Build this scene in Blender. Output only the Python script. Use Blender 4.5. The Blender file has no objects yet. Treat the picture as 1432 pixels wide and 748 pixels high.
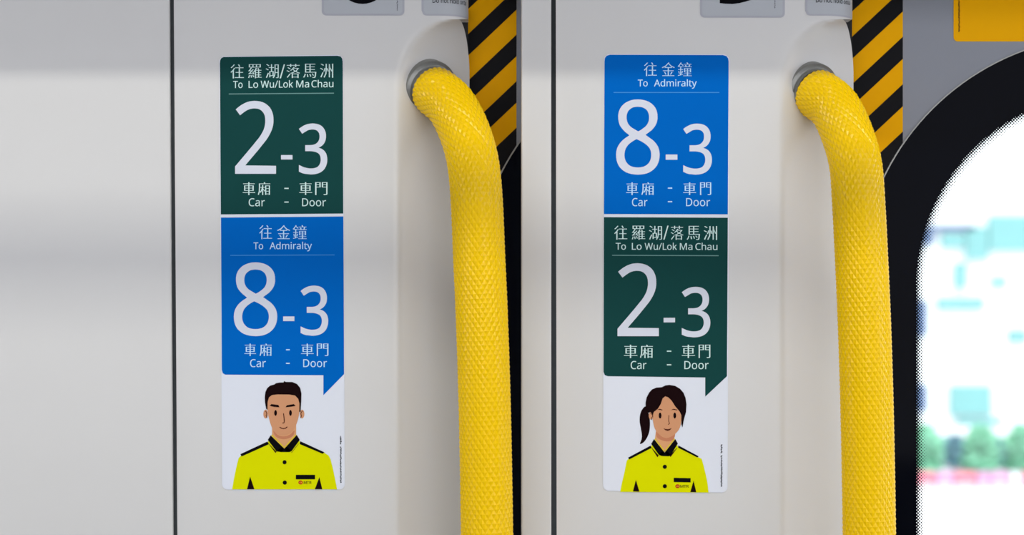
import bpy, bmesh, math, random
from mathutils import Vector, Matrix
from mathutils.geometry import tessellate_polygon

C = bpy.context.scene.collection
sc = bpy.context.scene

# ------------------------------------------------------------------ camera
# one unit u = 0.5 mm: the panel plane (y = 0) is measured in this unit
U = 0.0005
DIST = 2400.0                       # camera distance to the panel plane, in u
CX, CY = 716.0, 374.0
cam_d = bpy.data.cameras.new('camera')
cam = bpy.data.objects.new('camera', cam_d); C.objects.link(cam)
cam.location = (0, -DIST*U, 0)
cam.rotation_euler = (math.pi/2, 0, 0)
cam_d.sensor_width = 36
cam_d.lens = 36*DIST/1432.0
cam_d.clip_start = 0.01; cam_d.clip_end = 500
cam_d.dof.use_dof = True
cam_d.dof.focus_distance = DIST*U
cam_d.dof.aperture_fstop = (cam_d.lens/1000)/0.009
sc.camera = cam

# ------------------------------------------------------------------ world, sun, lamps, exposure
w = bpy.data.worlds.new('sky'); sc.world = w; w.use_nodes = True
bg = w.node_tree.nodes['Background']
bg.inputs['Color'].default_value = (0.93, 0.94, 1.0, 1)
bg.inputs['Strength'].default_value = 2.5

sun_d = bpy.data.lights.new('sun', 'SUN'); sun_d.energy = 1.8; sun_d.angle = math.radians(2)
sun_d.color = (1.0, 0.97, 0.92)
sun = bpy.data.objects.new('sun', sun_d); C.objects.link(sun)
sun.rotation_euler = (math.radians(38), 0, math.radians(12))

def area(name, loc, sx, sy, energy, color, target):
    d = bpy.data.lights.new(name, 'AREA'); d.shape = 'RECTANGLE'; d.size = sx; d.size_y = sy
    d.energy = energy; d.color = color
    o = bpy.data.objects.new(name, d); C.objects.link(o); o.location = loc
    o.rotation_euler = (Vector(target)-Vector(loc)).to_track_quat('-Z', 'Y').to_euler()
    return o
area('ceiling_key_light', (0, -0.90, 0.90), 4.0, 0.06, 14.5, (1.0, 0.985, 0.90), (0, -0.2, -0.1))  # key strip added out of view; header and rail cast bands from it
area('far_fill_light', (0, -2.20, 0.90), 5.0, 0.30, 20, (0.93, 0.93, 1.0), (0, -0.2, -0.1))  # fill light added out of view to raise the ambient level

sc.view_settings.view_transform = 'Standard'
sc.view_settings.look = 'None'
sc.view_settings.gamma = 1.0
sc.view_settings.use_curve_mapping = False
sc.view_settings.exposure = -0.27
sc.cycles.use_denoising = True
sc.cycles.max_bounces = 8

# ------------------------------------------------------------------ helpers
def P(px, py, d=0.0):
    """point of the panel plane measured in u, pushed d units back from it"""
    k = 1.0 + d/DIST
    return Vector(((px-CX)*U*k, d*U, (CY-py)*U*k))

def srgb(r, g, b):
    f = lambda c: ((c/255)/12.92 if c/255 <= 0.04045 else (((c/255)+0.055)/1.055)**2.4)
    return (f(r), f(g), f(b), 1)

def mat(name, col, rough=0.5, metal=0.0, spec=0.5, grain=0.0, gscale=300, var=0.0):
    m = bpy.data.materials.new(name); m.use_nodes = True
    nt = m.node_tree; b = nt.nodes['Principled BSDF']
    b.inputs['Base Color'].default_value = col
    b.inputs['Roughness'].default_value = rough
    b.inputs['Metallic'].default_value = metal
    b.inputs['Specular IOR Level'].default_value = spec
    tc = nt.nodes.new('ShaderNodeTexCoord')
    nz = nt.nodes.new('ShaderNodeTexNoise'); nz.inputs['Scale'].default_value = gscale
    nz.inputs['Detail'].default_value = 3
    nt.links.new(tc.outputs['Object'], nz.inputs['Vector'])
    if var:
        mx = nt.nodes.new('ShaderNodeMix'); mx.data_type = 'RGBA'
        mx.inputs[6].default_value = tuple(c*(1-var) for c in col[:3])+(1,)
        mx.inputs[7].default_value = tuple(min(1, c*(1+var)) for c in col[:3])+(1,)
        nt.links.new(nz.outputs['Fac'], mx.inputs[0])
        nt.links.new(mx.outputs[2], b.inputs['Base Color'])
    if grain:
        bp = nt.nodes.new('ShaderNodeBump'); bp.inputs['Strength'].default_value = grain
        bp.inputs['Distance'].default_value = 0.0005
        nt.links.new(nz.outputs['Fac'], bp.inputs['Height'])
        nt.links.new(bp.outputs['Normal'], b.inputs['Normal'])
    return m

M = {}
M['panel'] = mat('painted_panel', (0.70, 0.69, 0.675, 1), 0.24, 0, 0.5, 0.05, 30, 0.012)
M['seal'] = mat('dark_rubber', srgb(52, 56, 58), 0.6, 0, 0.3, 0, 200, 0.1)
M['black'] = mat('black_insert', srgb(14, 12, 14), 0.5, 0, 0.3)
M['leaf'] = mat('grey_door_paint', srgb(140, 144, 154), 0.4, 0, 0.4, 0.03, 40, 0.015)
M['frit'] = mat('black_frit_glass', srgb(5, 7, 16), 0.06, 0, 0.04)
M['steel'] = mat('brushed_steel', srgb(150, 150, 146), 0.42, 0.85, 0.5, 0.15, 500, 0.05)
M['yellow'] = mat('yellow_sleeve', srgb(255, 206, 0), 0.15, 0, 0.25, 0.02, 900, 0.02)
M['tape_y'] = mat('amber_tape', srgb(255, 182, 0), 0.5, 0, 0.05, 0, 60, 0.03)
M['tape_k'] = mat('black_tape', srgb(14, 14, 18), 0.5, 0, 0.1)
M['green'] = mat('print_green', srgb(24, 70, 68), 0.5, 0, 0.02)
M['blue'] = mat('print_blue', srgb(0, 104, 198), 0.5, 0, 0.02)
M['white'] = mat('print_white', srgb(232, 236, 246), 0.5, 0, 0.02)
M['ink'] = mat('print_ink', srgb(222, 226, 238), 0.5, 0, 0.02)
M['mint'] = mat('print_mint', srgb(212, 238, 234), 0.5, 0, 0.02)
M['skyink'] = mat('print_sky', srgb(196, 230, 255), 0.5, 0, 0.02)
M['gline'] = mat('print_green_line', srgb(118, 160, 156), 0.5, 0, 0.02)
M['bline'] = mat('print_blue_line', srgb(70, 150, 222), 0.5, 0, 0.02)
M['skin'] = mat('print_skin', srgb(216, 156, 116), 0.5, 0, 0.02)
M['neck'] = mat('print_neck', srgb(224, 166, 118), 0.5, 0, 0.02)
M['chin'] = mat('print_chin', srgb(205, 134, 100), 0.5, 0, 0.02)
M['hair'] = mat('print_hair', srgb(26, 10, 12), 0.5, 0, 0.02)
M['lime'] = mat('print_lime', srgb(228, 230, 0), 0.5, 0, 0.02)
M['inkk'] = mat('print_black', srgb(12, 12, 16), 0.5, 0, 0.02)
M['brown'] = mat('print_brown', srgb(90, 40, 30), 0.5, 0, 0.02)
M['gold'] = mat('print_gold', srgb(232, 200, 60), 0.5, 0, 0.02)
M['red'] = mat('print_red', srgb(200, 30, 30), 0.5, 0, 0.02)
M['silver'] = mat('silver_sticker', srgb(182, 186, 192), 0.4, 0.0, 0.4)
M['silver2'] = mat('silver_sticker_rim', srgb(176, 177, 186), 0.4, 0.0, 0.4)
M['ambers'] = mat('amber_sticker', srgb(255, 184, 0), 0.45, 0, 0.05)
M['dim'] = mat('print_grey', srgb(40, 44, 56), 0.5, 0, 0.3)

def tag(o, label=None, cat=None, group=None, kind=None):
    if label: o['label'] = label
    if cat: o['category'] = cat
    if group: o['group'] = group
    if kind: o['kind'] = kind
    return o

def empty(name, loc):
    o = bpy.data.objects.new(name, None); o.empty_display_size = 0.02
    o.location = loc; C.objects.link(o); return o

def wloc(o):
    v = Vector((0, 0, 0))
    while o is not None:
        v += o.location; o = o.parent
    return v

def mesh(name, verts, faces, m, parent=None, smooth=False, label=None):
    off = wloc(parent) if parent is not None else Vector((0, 0, 0))
    me = bpy.data.meshes.new(name)
    me.from_pydata([tuple(Vector(v)-off) for v in verts], [], faces)
    me.update()
    bm = bmesh.new(); bm.from_mesh(me)
    if name not in FLAT: bmesh.ops.recalc_face_normals(bm, faces=bm.faces)
    bm.to_mesh(me); bm.free()
    me.materials.append(m)
    if smooth:
        for p in me.polygons: p.use_smooth = True
    o = bpy.data.objects.new(name, me); C.objects.link(o)
    if parent is not None: o.parent = parent
    if label: o['label'] = label
    return o
FLAT = set()

def box(name, x0, x1, y0, y1, z0, z1, m, parent=None):
    v = [(x, y, z) for x in (x0, x1) for y in (y0, y1) for z in (z0, z1)]
    f = [(0, 1, 3, 2), (4, 6, 7, 5), (0, 4, 5, 1), (2, 3, 7, 6), (0, 2, 6, 4), (1, 5, 7, 3)]
    return mesh(name, v, f, m, parent)

def inside(p, l):
    c = False; n = len(l)
    for i in range(n):
        (x1, y1), (x2, y2) = l[i], l[(i+1) % n]
        if (y1 > p[1]) != (y2 > p[1]) and p[0] < (x2-x1)*(p[1]-y1)/(y2-y1)+x1: c = not c
    return c

def islands(loops):
    """groups of loop numbers: an outer loop followed by its holes"""
    if len(loops) == 1: return [[0]]
    lev = [[j for j in range(len(loops)) if j != i and inside(loops[i][0], loops[j]) and inside(loops[i][len(loops[i])//2], loops[j])] for i in range(len(loops))]
    out = {i: [i] for i in range(len(loops)) if len(lev[i]) % 2 == 0}
    for i in range(len(loops)):
        if i not in out:
            par = [j for j in lev[i] if j in out]
            out[max(par, key=lambda j: len(lev[j])) if par else i if i in out else list(out)[0]].append(i)
    return list(out.values())

def plate(loops, depth, thick=0.0):
    """filled flat outline (px lists, first the outer ones, then holes) -> verts, faces; depth number or function"""
    df = depth if callable(depth) else (lambda x, y: depth)
    pts = [p for l in loops for p in l]
    tri = []
    for grp in islands(loops):
        idx = [j for i in grp for j in range(sum(len(l) for l in loops[:i]), sum(len(l) for l in loops[:i+1]))]
        tri += [tuple(idx[j] for j in t) for t in tessellate_polygon([[Vector((x, y, 0)) for x, y in loops[i]] for i in grp])]
    V = [P(x, y, df(x, y)) for x, y in pts]
    F = []
    for t in tri:
        a, b, c = (pts[i] for i in t)
        ar = (b[0]-a[0])*(c[1]-a[1])-(b[1]-a[1])*(c[0]-a[0])
        if abs(ar) < 1e-9: continue
        F.append(tuple(t) if ar < 0 else (t[0], t[2], t[1]))
    # make the front (towards -y) the face side
    F = [(a, c, b) if (V[b]-V[a]).cross(V[c]-V[a]).y > 0 else (a, b, c) for a, b, c in F]
    if thick:
        n = len(V)
        V += [P(x, y, df(x, y)+thick) for x, y in pts]
        i0 = 0
        for l in loops:
            k = len(l)
            for i in range(k):
                a, b = i0+i, i0+(i+1) % k
                F.append((a, b, b+n, a+n))
            i0 += k
    return V, F

def flat(name, loops, depth, m, parent, thick=0.0, label=None):
    FLAT.add(name) if not thick else FLAT.discard(name)
    V, F = plate(loops, depth, thick)
    return mesh(name, V, F, m, parent, label=label)

def merge(items):
    V, F = [], []
    for v, f in items:
        n = len(V); V += v; F += [tuple(i+n for i in t) for t in f]
    return V, F

def rrect(x0, y0, x1, y1, r=8, n=6, corners='tl tr br bl'):
    out = []
    for key, cx, cy, a0 in (('tl', x0+r, y0+r, 180), ('tr', x1-r, y0+r, 270), ('br', x1-r, y1-r, 0), ('bl', x0+r, y1-r, 90)):
        if key in corners:
            for i in range(n+1):
                a = math.radians(a0+90*i/n); out.append((cx+r*math.cos(a), cy+r*math.sin(a)))
        else:
            out.append({'tl': (x0, y0), 'tr': (x1, y0), 'br': (x1, y1), 'bl': (x0, y1)}[key])
    return out

def ell(cx, cy, rx, ry, n=20):
    return [(cx+rx*math.cos(2*math.pi*i/n), cy+ry*math.sin(2*math.pi*i/n)) for i in range(n)]

def smooth_loop(pts, k=4):
    out = []; n = len(pts)
    for i in range(n):
        p0, p1, p2, p3 = (pts[(i+j-1) % n] for j in range(4))
        for s in range(k):
            t = s/k
            out.append(tuple(0.5*(2*p1[c]+(p2[c]-p0[c])*t+(2*p0[c]-5*p1[c]+4*p2[c]-p3[c])*t*t+(3*p1[c]-p0[c]-3*p2[c]+p3[c])*t**3) for c in (0, 1)))
    return out

def stroke(pts, w):
    """a line of width w as an outline"""
    L, R = [], []
    for i, p in enumerate(pts):
        a = pts[max(i-1, 0)]; b = pts[min(i+1, len(pts)-1)]
        dx, dy = b[0]-a[0], b[1]-a[1]; q = math.hypot(dx, dy) or 1
        nx, ny = -dy/q*w/2, dx/q*w/2
        L.append((p[0]+nx, p[1]+ny)); R.append((p[0]-nx, p[1]-ny))
    return L+R[::-1]

# ------------------------------------------------------------------ lettering outlines
GLYPHS = {
    'T': '545|228,0 228,623 10,623 10,700 534,700 534,623 317,623 317,0',
    'o': '593|295,-10 250,-6 209,4 171,22 137,47 109,78 85,115 68,159 57,208 54,264 61,344 83,411 120,465 169,504 228,527 298,535 344,532 386,521 424,503 458,479 486,448 509,411 526,368 537,319 540,264 533,183 511,116 474,62 425,22 365,-2;297,62 345,68 384,86 414,116 434,157 447,206 451,264 447,321 434,370 414,410 384,439 345,457 296,463 247,457 208,439 179,410 159,370 147,321 143,264 147,206 159,157 180,116 209,86 248,68',
    'L': '514|95,0 95,700 183,700 183,78 489,78 489,0',
    'W': '912|197,0 12,700 104,700 213,273 233,185 246,106 261,189 283,277 407,700 498,700 626,275 650,185 665,106 678,185 699,274 807,700 899,700 713,0 624,0 487,459 472,516 459,566 452,597 442,543 419,456 286,0',
    'u': '606|269,-10 210,-5 163,10 125,36 99,72 83,121 77,181 77,525 165,525 165,187 178,118 217,76 281,62 334,67 374,84 402,111 421,148 433,195 436,252 436,525 523,525 523,0 452,0 439,70 435,70 416,45 393,25 365,9 334,-1 302,-8',
    '/': '365|10,0 271,700 355,700 94,0',
    'k': '524|83,0 83,745 169,745 169,356 168,315 165,271 169,271 186,293 210,323 231,348 399,525 500,525 287,301 515,0 411,0 228,245 169,193 169,0',
    'M': '889|95,0 95,700 225,700 441,126 445,126 665,700 794,700 794,0 707,0 707,430 709,531 714,613 710,613 476,0 404,0 174,614 170,614 175,532 176,425 176,0',
    'a': '550|211,-10 166,-6 126,7 92,28 66,58 50,97 45,146 52,194 73,235 107,267 155,291 219,307 297,314 386,317 386,348 383,387 374,418 358,439 336,453 309,462 277,465 250,463 224,459 199,452 129,425 103,489 127,501 154,512 184,521 216,528 249,533 282,534 341,530 388,516 425,492 450,458 465,414 471,358 471,0 408,0 391,75 387,75 364,48 340,27 315,11 287,-1 252,-8;230,60 272,64 309,76 341,97 366,125 380,163 385,210 385,257 308,254 249,249 204,238 172,223 151,202 139,176 134,145 137,118 146,97 161,80 181,69 204,62',
    'C': '620|381,-10 314,-5 255,10 203,34 159,68 123,110 96,160 76,217 64,281 60,351 64,419 77,481 99,538 128,588 167,630 213,664 267,690 328,705 396,710 467,705 531,692 589,669 554,594 482,621 455,627 426,631 395,632 325,624 266,599 218,557 182,500 160,431 153,350 160,269 180,200 213,144 260,101 320,76 394,68 481,75 562,95 562,19 481,-3',
    'h': '606|83,0 83,745 170,745 170,526 165,453 171,453 190,478 213,498 240,514 270,525 301,532 334,534 393,529 441,514 478,489 505,452 521,403 526,342 526,0 441,0 441,336 428,407 389,449 324,463 271,457 231,441 202,413 184,375 173,328 170,272 170,0',
    'D': '716|95,0 95,700 311,700 378,696 439,683 494,661 542,631 582,592 614,546 637,491 651,428 656,357 645,248 613,159 559,90 486,40 397,10 290,0;183,75 278,75 436,106 531,199 563,354 555,439 532,508 494,559 441,596 376,617 298,625 183,625',
    'r': '405|83,0 83,525 154,525 164,429 168,429 186,457 208,482 233,504 262,521 293,532 328,535 360,534 390,529 379,450 351,455 323,457 296,454 271,447 247,435 225,418 206,398 191,373 179,345 172,314 170,280 170,0',
    'A': '626|0,0 274,703 353,703 625,0 534,0 450,217 173,217 89,0;202,295 424,295 345,507 335,535 322,578 312,612 296,552 281,507',
    'd': '603|270,-10 209,-2 156,20 113,58 80,111 60,179 54,262 61,345 80,413 113,466 157,505 210,528 271,535 309,533 342,525 370,513 394,497 415,478 433,458 439,458 436,496 433,535 433,745 520,745 520,0 450,0 437,71 433,71 416,49 395,31 371,14 342,1 308,-7;283,62 333,67 372,82 400,107 419,143 431,189 434,245 434,261 431,321 420,371 402,411 374,440 334,458 282,464 240,458 205,439 178,408 159,367 147,318 143,260 147,202 159,153 178,114 205,85 240,68',
    'm': '917|83,0 83,525 153,525 166,454 171,454 189,479 211,499 237,515 265,526 295,533 325,535 398,525 452,496 486,447 491,447 511,475 535,497 563,514 594,526 626,533 660,535 714,530 759,515 793,490 818,453 832,404 837,342 837,0 752,0 752,338 740,407 704,449 645,463 599,458 563,443 536,419 518,385 507,342 503,290 503,0 418,0 418,338 406,407 370,449 310,463 262,457 226,441 200,414 183,376 173,329 170,273 170,0',
    'i': '253|127,613 114,614 102,619 91,626 83,637 78,651 76,668 78,685 83,699 91,709 102,717 114,721 127,723 140,721 152,717 162,709 171,699 176,685 177,668 176,651 171,637 162,626 152,619 140,614;83,0 83,525 170,525 170,0',
    'l': '253|83,0 83,745 170,745 170,0',
    't': '354|244,-10 217,-8 192,-3 168,4 146,16 128,33 112,54 100,81 93,114 90,153 90,459 16,459 16,500 91,534 125,646 176,646 176,525 328,525 328,459 176,459 176,155 179,126 187,102 200,84 216,71 236,63 259,61 299,64 332,72 332,6 322,2 309,-2 293,-5',
    'y': '500|82,-235 41,-233 11,-227 11,-159 37,-163 69,-165 97,-162 121,-153 141,-139 158,-120 173,-98 185,-72 213,-2 1,525 93,525 207,226 233,151 251,83 255,83 273,148 300,227 407,525 500,525 274,-73 253,-119 230,-158 202,-191 170,-216 130,-230',
    'n': '606|83,0 83,525 153,525 166,454 171,454 190,479 213,499 241,515 272,526 303,533 336,535 394,530 441,515 478,490 505,453 521,404 526,342 526,0 441,0 441,336 428,407 389,449 324,463 271,457 231,441 203,414 184,376 173,329 170,273 170,0',
    'w': '771|155,1 11,526 100,526 173,246 193,161 207,89 211,89 220,130 232,182 246,230 339,526 433,526 524,230 545,158 559,90 563,90 576,158 598,246 672,526 760,526 614,1 513,1 423,297 400,376 386,436 382,436 370,376 347,296 253,1',
    '2': '561|47,0 47,72 230,257 320,351 331,365 342,378 351,392 360,405 368,419 375,432 380,445 385,459 388,473 391,488 393,503 393,519 392,537 389,554 385,569 378,583 369,596 359,606 347,616 334,623 319,629 304,633 287,635 270,636 253,636 237,634 222,632 207,628 193,624 180,619 167,612 154,605 141,598 128,589 114,580 101,570 55,627 69,639 84,649 99,659 115,669 132,677 150,686 168,693 187,699 206,704 227,707 248,709 270,710 301,708 330,704 357,697 382,688 404,675 425,660 442,643 456,623 467,601 475,578 480,552 481,524 481,505 479,488 476,470 471,454 466,437 459,421 451,405 442,389 432,374 421,358 409,342 396,326 302,226 156,82 156,78 510,78 510,0',
    '8': '561|282,-10 246,-8 213,-4 183,3 155,12 131,25 109,40 90,57 75,77 63,99 55,123 50,150 48,178 49,194 50,209 53,223 57,237 62,250 68,262 75,273 83,284 92,295 101,304 111,314 122,323 133,331 144,339 156,346 168,353 181,360 193,366 177,376 161,387 146,398 132,410 119,423 106,437 95,451 86,467 80,484 75,503 72,522 71,543 71,561 74,577 77,593 83,607 90,621 98,634 108,646 119,656 130,666 143,675 157,683 173,690 189,696 205,701 223,705 241,708 260,709 279,710 309,709 337,705 363,699 387,691 410,680 430,667 448,651 463,634 475,614 483,592 488,568 489,542 489,528 487,515 485,503 481,491 477,479 471,469 465,458 458,449 450,439 441,430 432,421 423,413 356,371 434,324 446,315 456,306 466,296 475,286 483,275 491,264 497,252 502,239 506,226 509,212 511,197 512,181 510,153 505,127 496,102 484,80 469,60 450,42 428,26 403,13 377,3 348,-4 316,-8;283,404 300,411 316,419 330,428 344,437 357,446 369,456 380,467 388,479 395,492 400,506 403,522 404,539 403,555 400,569 395,582 389,594 380,605 370,614 358,622 344,629 330,634 314,637 297,639 278,640 261,639 245,637 229,634 215,629 202,622 190,614 179,605 170,594 164,582 159,569 156,555 155,539 155,527 157,516 159,506 163,496 167,487 172,478 178,470 185,463 192,456 200,449 209,443 219,437;280,59 303,60 324,63 344,67 361,74 376,82 390,93 401,104 411,117 418,131 423,147 426,163 427,180 426,197 423,212 417,227 410,241 400,253 387,265 373,276 358,287 340,297 322,307 302,316 280,325 265,330 244,321 225,311 208,301 192,290 178,279 166,267 156,255 147,241 141,227 136,211 133,195 132,177 133,161 136,145 141,131 148,117 158,104 169,93 182,82 197,74 215,67 234,63 256,60',
    '3': '561|236,-10 134,-1 119,2 103,6 88,10 73,16 59,22 44,28 44,109 59,102 74,95 90,90 106,84 122,79 139,75 156,71 173,68 189,66 205,64 221,63 237,63 267,64 294,67 318,72 339,79 358,88 373,100 386,113 396,127 404,143 410,161 414,180 415,201 413,222 409,241 402,257 392,272 379,285 363,296 345,304 324,312 301,317 276,321 249,324 219,325 151,325 151,398 220,398 247,399 272,402 295,407 316,414 334,423 350,434 364,447 375,461 384,476 390,493 394,511 395,530 394,547 391,562 387,576 380,588 371,599 361,609 349,618 335,625 320,630 304,634 287,636 268,637 249,637 232,635 215,633 199,630 184,626 171,621 91,578 48,637 61,647 75,656 90,665 106,673 123,681 141,688 160,695 179,700 200,704 221,707 244,709 267,710 302,708 334,704 362,698 388,688 411,676 430,661 446,644 460,625 470,605 477,584 482,561 483,536 482,514 479,492 474,473 466,455 456,439 444,424 430,411 415,399 398,389 380,381 360,374 338,369 338,365 365,361 390,354 412,347 431,337 449,325 464,312 476,297 487,280 495,262 500,242 504,221 505,199 504,179 502,160 498,142 492,124 485,107 476,91 466,75 454,61 440,48 425,37 408,26 389,17 368,9 345,2 321,-3 295,-7 266,-9',
    'R': '610|95,0 95,700 288,700 368,694 432,678 481,650 515,612 536,562 543,501 541,466 534,435 523,408 508,385 490,365 470,349 448,335 426,323 403,314 595,0 492,0 323,289 183,289 183,0;183,364 288,364 340,367 381,379 413,398 435,424 448,457 452,497 447,538 434,571 411,595 378,611 336,620 283,624 183,624',
    'c': '471|294,-10 249,-7 208,3 170,19 136,41 108,70 85,107 68,150 57,201 54,260 58,320 68,373 86,418 110,455 140,484 174,507 213,523 255,532 300,535 326,534 352,532 377,527 401,521 421,514 438,507 412,435 357,452 336,456 317,459 298,460 212,438 160,371 143,261 147,202 160,154 181,115 210,87 248,70 293,65 321,66 346,69 369,74 429,95 429,19 411,10 392,3 371,-2 348,-7 323,-9',
    '-': '316|39,225 39,301 276,301 276,225',
    '往': '1000|235,990 139,871 14,768 57,701 197,820 312,960;558,970 611,877 647,791 726,822 687,907 631,997;257,750 142,588 0,456 44,376 157,487 157,0 241,0 241,587 329,722;343,786 343,710 617,710 617,466 382,466 382,389 617,389 617,111 312,111 312,33 1000,33 1000,111 701,111 701,389 937,389 937,466 701,466 701,710 972,710 972,786',
    '羅': '1000|656,920 847,920 847,807 656,807;391,920 579,920 579,807 391,807;132,920 314,920 314,807 132,807;175,234 199,134 210,40 276,52 264,145 239,246;56,242 35,132 0,37 66,19 100,117 125,233;304,251 348,159 376,73 441,88 410,174 364,266;31,276 369,321 387,262 449,287 416,379 365,479 306,458 346,378 148,359 403,616 337,653 263,560 134,552 275,719 218,743 931,743 931,984 51,984 51,743 198,743 121,637 64,573 34,547 6,536 32,474 204,497 92,391 44,354 4,338 20,306;734,525 734,432 574,432 574,525;698,706 749,595 580,595 640,718 564,737 487,585 385,459 449,411 497,467 497,0 574,0 574,46 1000,46 1000,115 810,115 810,210 956,210 956,273 810,273 810,368 956,368 956,432 810,432 810,525 982,525 982,595 825,595 763,728;734,368 734,273 574,273 574,368;734,210 734,115 574,115 574,210',
    '湖': '1000|47,943 143,885 220,823 269,889 190,947 93,1000;0,645 100,594 181,537 227,603 146,657 45,705;22,59 95,14 239,367 173,409;277,508 277,64 349,64 349,150 595,150 595,508 479,508 479,707 626,707 626,783 479,783 479,984 403,984 403,783 238,783 238,707 403,707 403,508;671,970 671,525 650,276 537,44 570,24 598,0 697,172 738,369 902,369 902,103 897,87 881,82 768,83 784,48 794,12 883,14 939,26 968,54 977,102 977,970;744,896 902,896 902,709 744,709;744,636 902,636 902,443 743,443 744,525;349,435 521,435 521,223 349,223',
    '落': '1000|23,66 80,4 285,279 236,335;73,706 254,593 302,654 119,761;0,498 101,445 183,388 232,449 148,505 47,554;513,783 417,653 271,527 301,505 328,478 447,582 582,474 430,405 275,359 299,327 316,293 388,314 388,0 464,0 464,46 804,46 804,0 883,0 883,320 408,320 651,431 799,355 950,301 973,335 1000,368 858,413 718,475 827,567 911,675 861,706 847,703 549,703 593,767;464,110 464,256 804,256 804,110;796,640 730,573 650,513 564,571 494,633 499,640;21,911 21,839 265,839 265,748 343,748 343,839 635,839 635,748 713,748 713,839 965,839 965,911 713,911 713,986 635,986 635,911 343,911 343,986 265,986 265,911',
    '馬': '1000|479,275 520,171 545,75 615,95 589,189 545,291;660,292 715,213 755,137 819,166 779,240 720,317;288,269 321,46 397,58 384,165 358,280;127,308 83,165 0,51 69,8 155,133 201,288;488,538 488,428 227,428 227,538;145,969 145,355 912,355 890,161 864,84 849,75 824,72 697,78 713,40 720,1 862,0 903,8 935,31 972,136 998,391 1000,428 571,428 571,538 891,538 891,608 571,608 571,716 891,716 891,785 571,785 571,895 930,895 930,969;488,608 227,608 227,716 488,716;488,785 227,785 227,895 488,895',
    '洲': '1000|411,988 411,604 387,311 261,50 297,26 329,0 464,285 491,603 491,988;323,700 291,559 235,436 297,402 354,533 387,681;494,662 538,538 565,421 629,446 601,561 554,683;47,942 145,881 226,820 276,887 97,1000;0,645 186,532 234,600 46,705;22,58 97,14 241,366 175,409;884,989 884,479 838,590 777,703 723,680 723,971 645,971 645,24 723,24 723,663 786,538 828,421 884,447 884,1 965,1 965,989',
    '金': '1000|178,286 236,184 277,90 346,120 304,213 244,311;746,312 635,115 695,89 822,282;498,955 286,747 0,608 31,573 55,535 224,613 224,553 454,553 454,409 88,409 88,335 454,335 454,73 40,73 40,0 960,0 960,73 538,73 538,335 911,335 911,409 538,409 538,553 773,553 773,620 944,539 969,575 1000,608 751,722 546,884 572,923;760,627 251,627 384,719 500,828 620,721',
    '鐘': '1000|44,358 81,158 135,175 94,373;309,385 263,188 310,171 366,365;454,561 454,256 657,256 657,197 441,197 441,137 657,137 657,62 392,62 392,0 996,0 996,62 733,62 733,137 957,137 957,197 733,197 733,256 944,256 944,561;623,942 647,900 665,856 422,856 422,793 809,793 760,677 601,677 624,683 607,736 580,793 514,778 550,677 393,677 393,612 1000,612 1000,677 833,677 887,778 814,793 974,793 974,856 748,856 727,908 696,962;524,384 660,384 660,311 524,311;729,384 872,384 872,311 729,311;524,507 660,507 660,435 524,435;729,507 872,507 872,435 729,435;203,964 114,815 0,697 31,616 80,665 80,616 176,616 176,499 26,499 26,429 176,429 176,119 14,83 30,11 377,98 373,162 238,132 238,429 374,429 374,499 238,499 238,616 345,616 345,685 98,685 206,831 369,686 403,751 239,890 262,936',
    '車': '1000|114,747 114,324 440,324 440,236 0,236 0,162 440,162 440,0 524,0 524,162 974,162 974,236 524,236 524,324 860,324 860,747 524,747 524,828 937,828 937,902 524,902 524,1000 440,1000 440,902 33,902 33,828 440,828 440,747;192,504 440,504 440,393 192,393;524,504 779,504 779,393 524,393;192,679 440,679 440,568 192,568;524,679 779,679 779,568 524,568',
    '廂': '1000|666,474 893,474 893,335 666,335;666,541 666,675 893,675 893,541;666,269 893,269 893,129 666,129;592,746 592,12 666,12 666,60 893,60 893,16 970,16 970,746;345,782 345,627 199,627 199,556 333,556 260,373 165,225 185,192 202,157 279,270 345,416 345,2 419,2 419,407 526,258 568,326 419,496 419,556 554,556 554,627 419,627 419,782;472,981 495,942 513,899 88,899 88,566 74,304 0,44 35,25 66,0 148,281 165,566 165,827 997,827 997,899 604,899 582,951 549,1000',
    '門': '1000|329,762 329,652 85,652 85,762;329,827 85,827 85,928 329,928;855,762 855,651 599,651 599,762;855,827 599,827 599,928 855,928;900,1000 518,1000 518,578 855,578 855,118 848,96 825,89 645,90 664,46 677,1 807,3 889,17 930,51 942,118 942,1000;0,1000 0,0 85,0 85,580 410,580 410,1000',
}

def glyph(ch, ex=0, ey=0):
    a, s = GLYPHS[ch].split('|')
    loops = [[tuple(float(c) for c in p.split(',')) for p in l.split()] for l in s.split(';')]
    if ex or ey:
        loops = [[p for i, p in enumerate(l) if math.hypot(p[0]-l[i-1][0], p[1]-l[i-1][1]) > 7] for l in loops]
        def sa(l): return sum(l[i][0]*l[(i+1) % len(l)][1]-l[(i+1) % len(l)][0]*l[i][1] for i in range(len(l)))/2
        big = max(loops, key=lambda l: (max(p[0] for p in l)-min(p[0] for p in l))*(max(p[1] for p in l)-min(p[1] for p in l)))
        sg = 1 if sa(big) > 0 else -1
        new = []
        for l in loops:
            q = []; n = len(l)
            for i in range(n):
                a0, b0, c0 = l[i-1], l[i], l[(i+1) % n]
                d1 = (b0[0]-a0[0], b0[1]-a0[1]); d2 = (c0[0]-b0[0], c0[1]-b0[1])
                h1 = math.hypot(*d1) or 1; h2 = math.hypot(*d2) or 1
                n1 = (d1[1]/h1, -d1[0]/h1); n2 = (d2[1]/h2, -d2[0]/h2)
                nx, ny = n1[0]+n2[0], n1[1]+n2[1]; dd = max(0.5, (1+n1[0]*n2[0]+n1[1]*n2[1]))
                q.append((b0[0]+sg*nx/dd*ex, b0[1]+sg*ny/dd*ey))
            new.append(q)
        loops = new
    return float(a), loops

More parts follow.
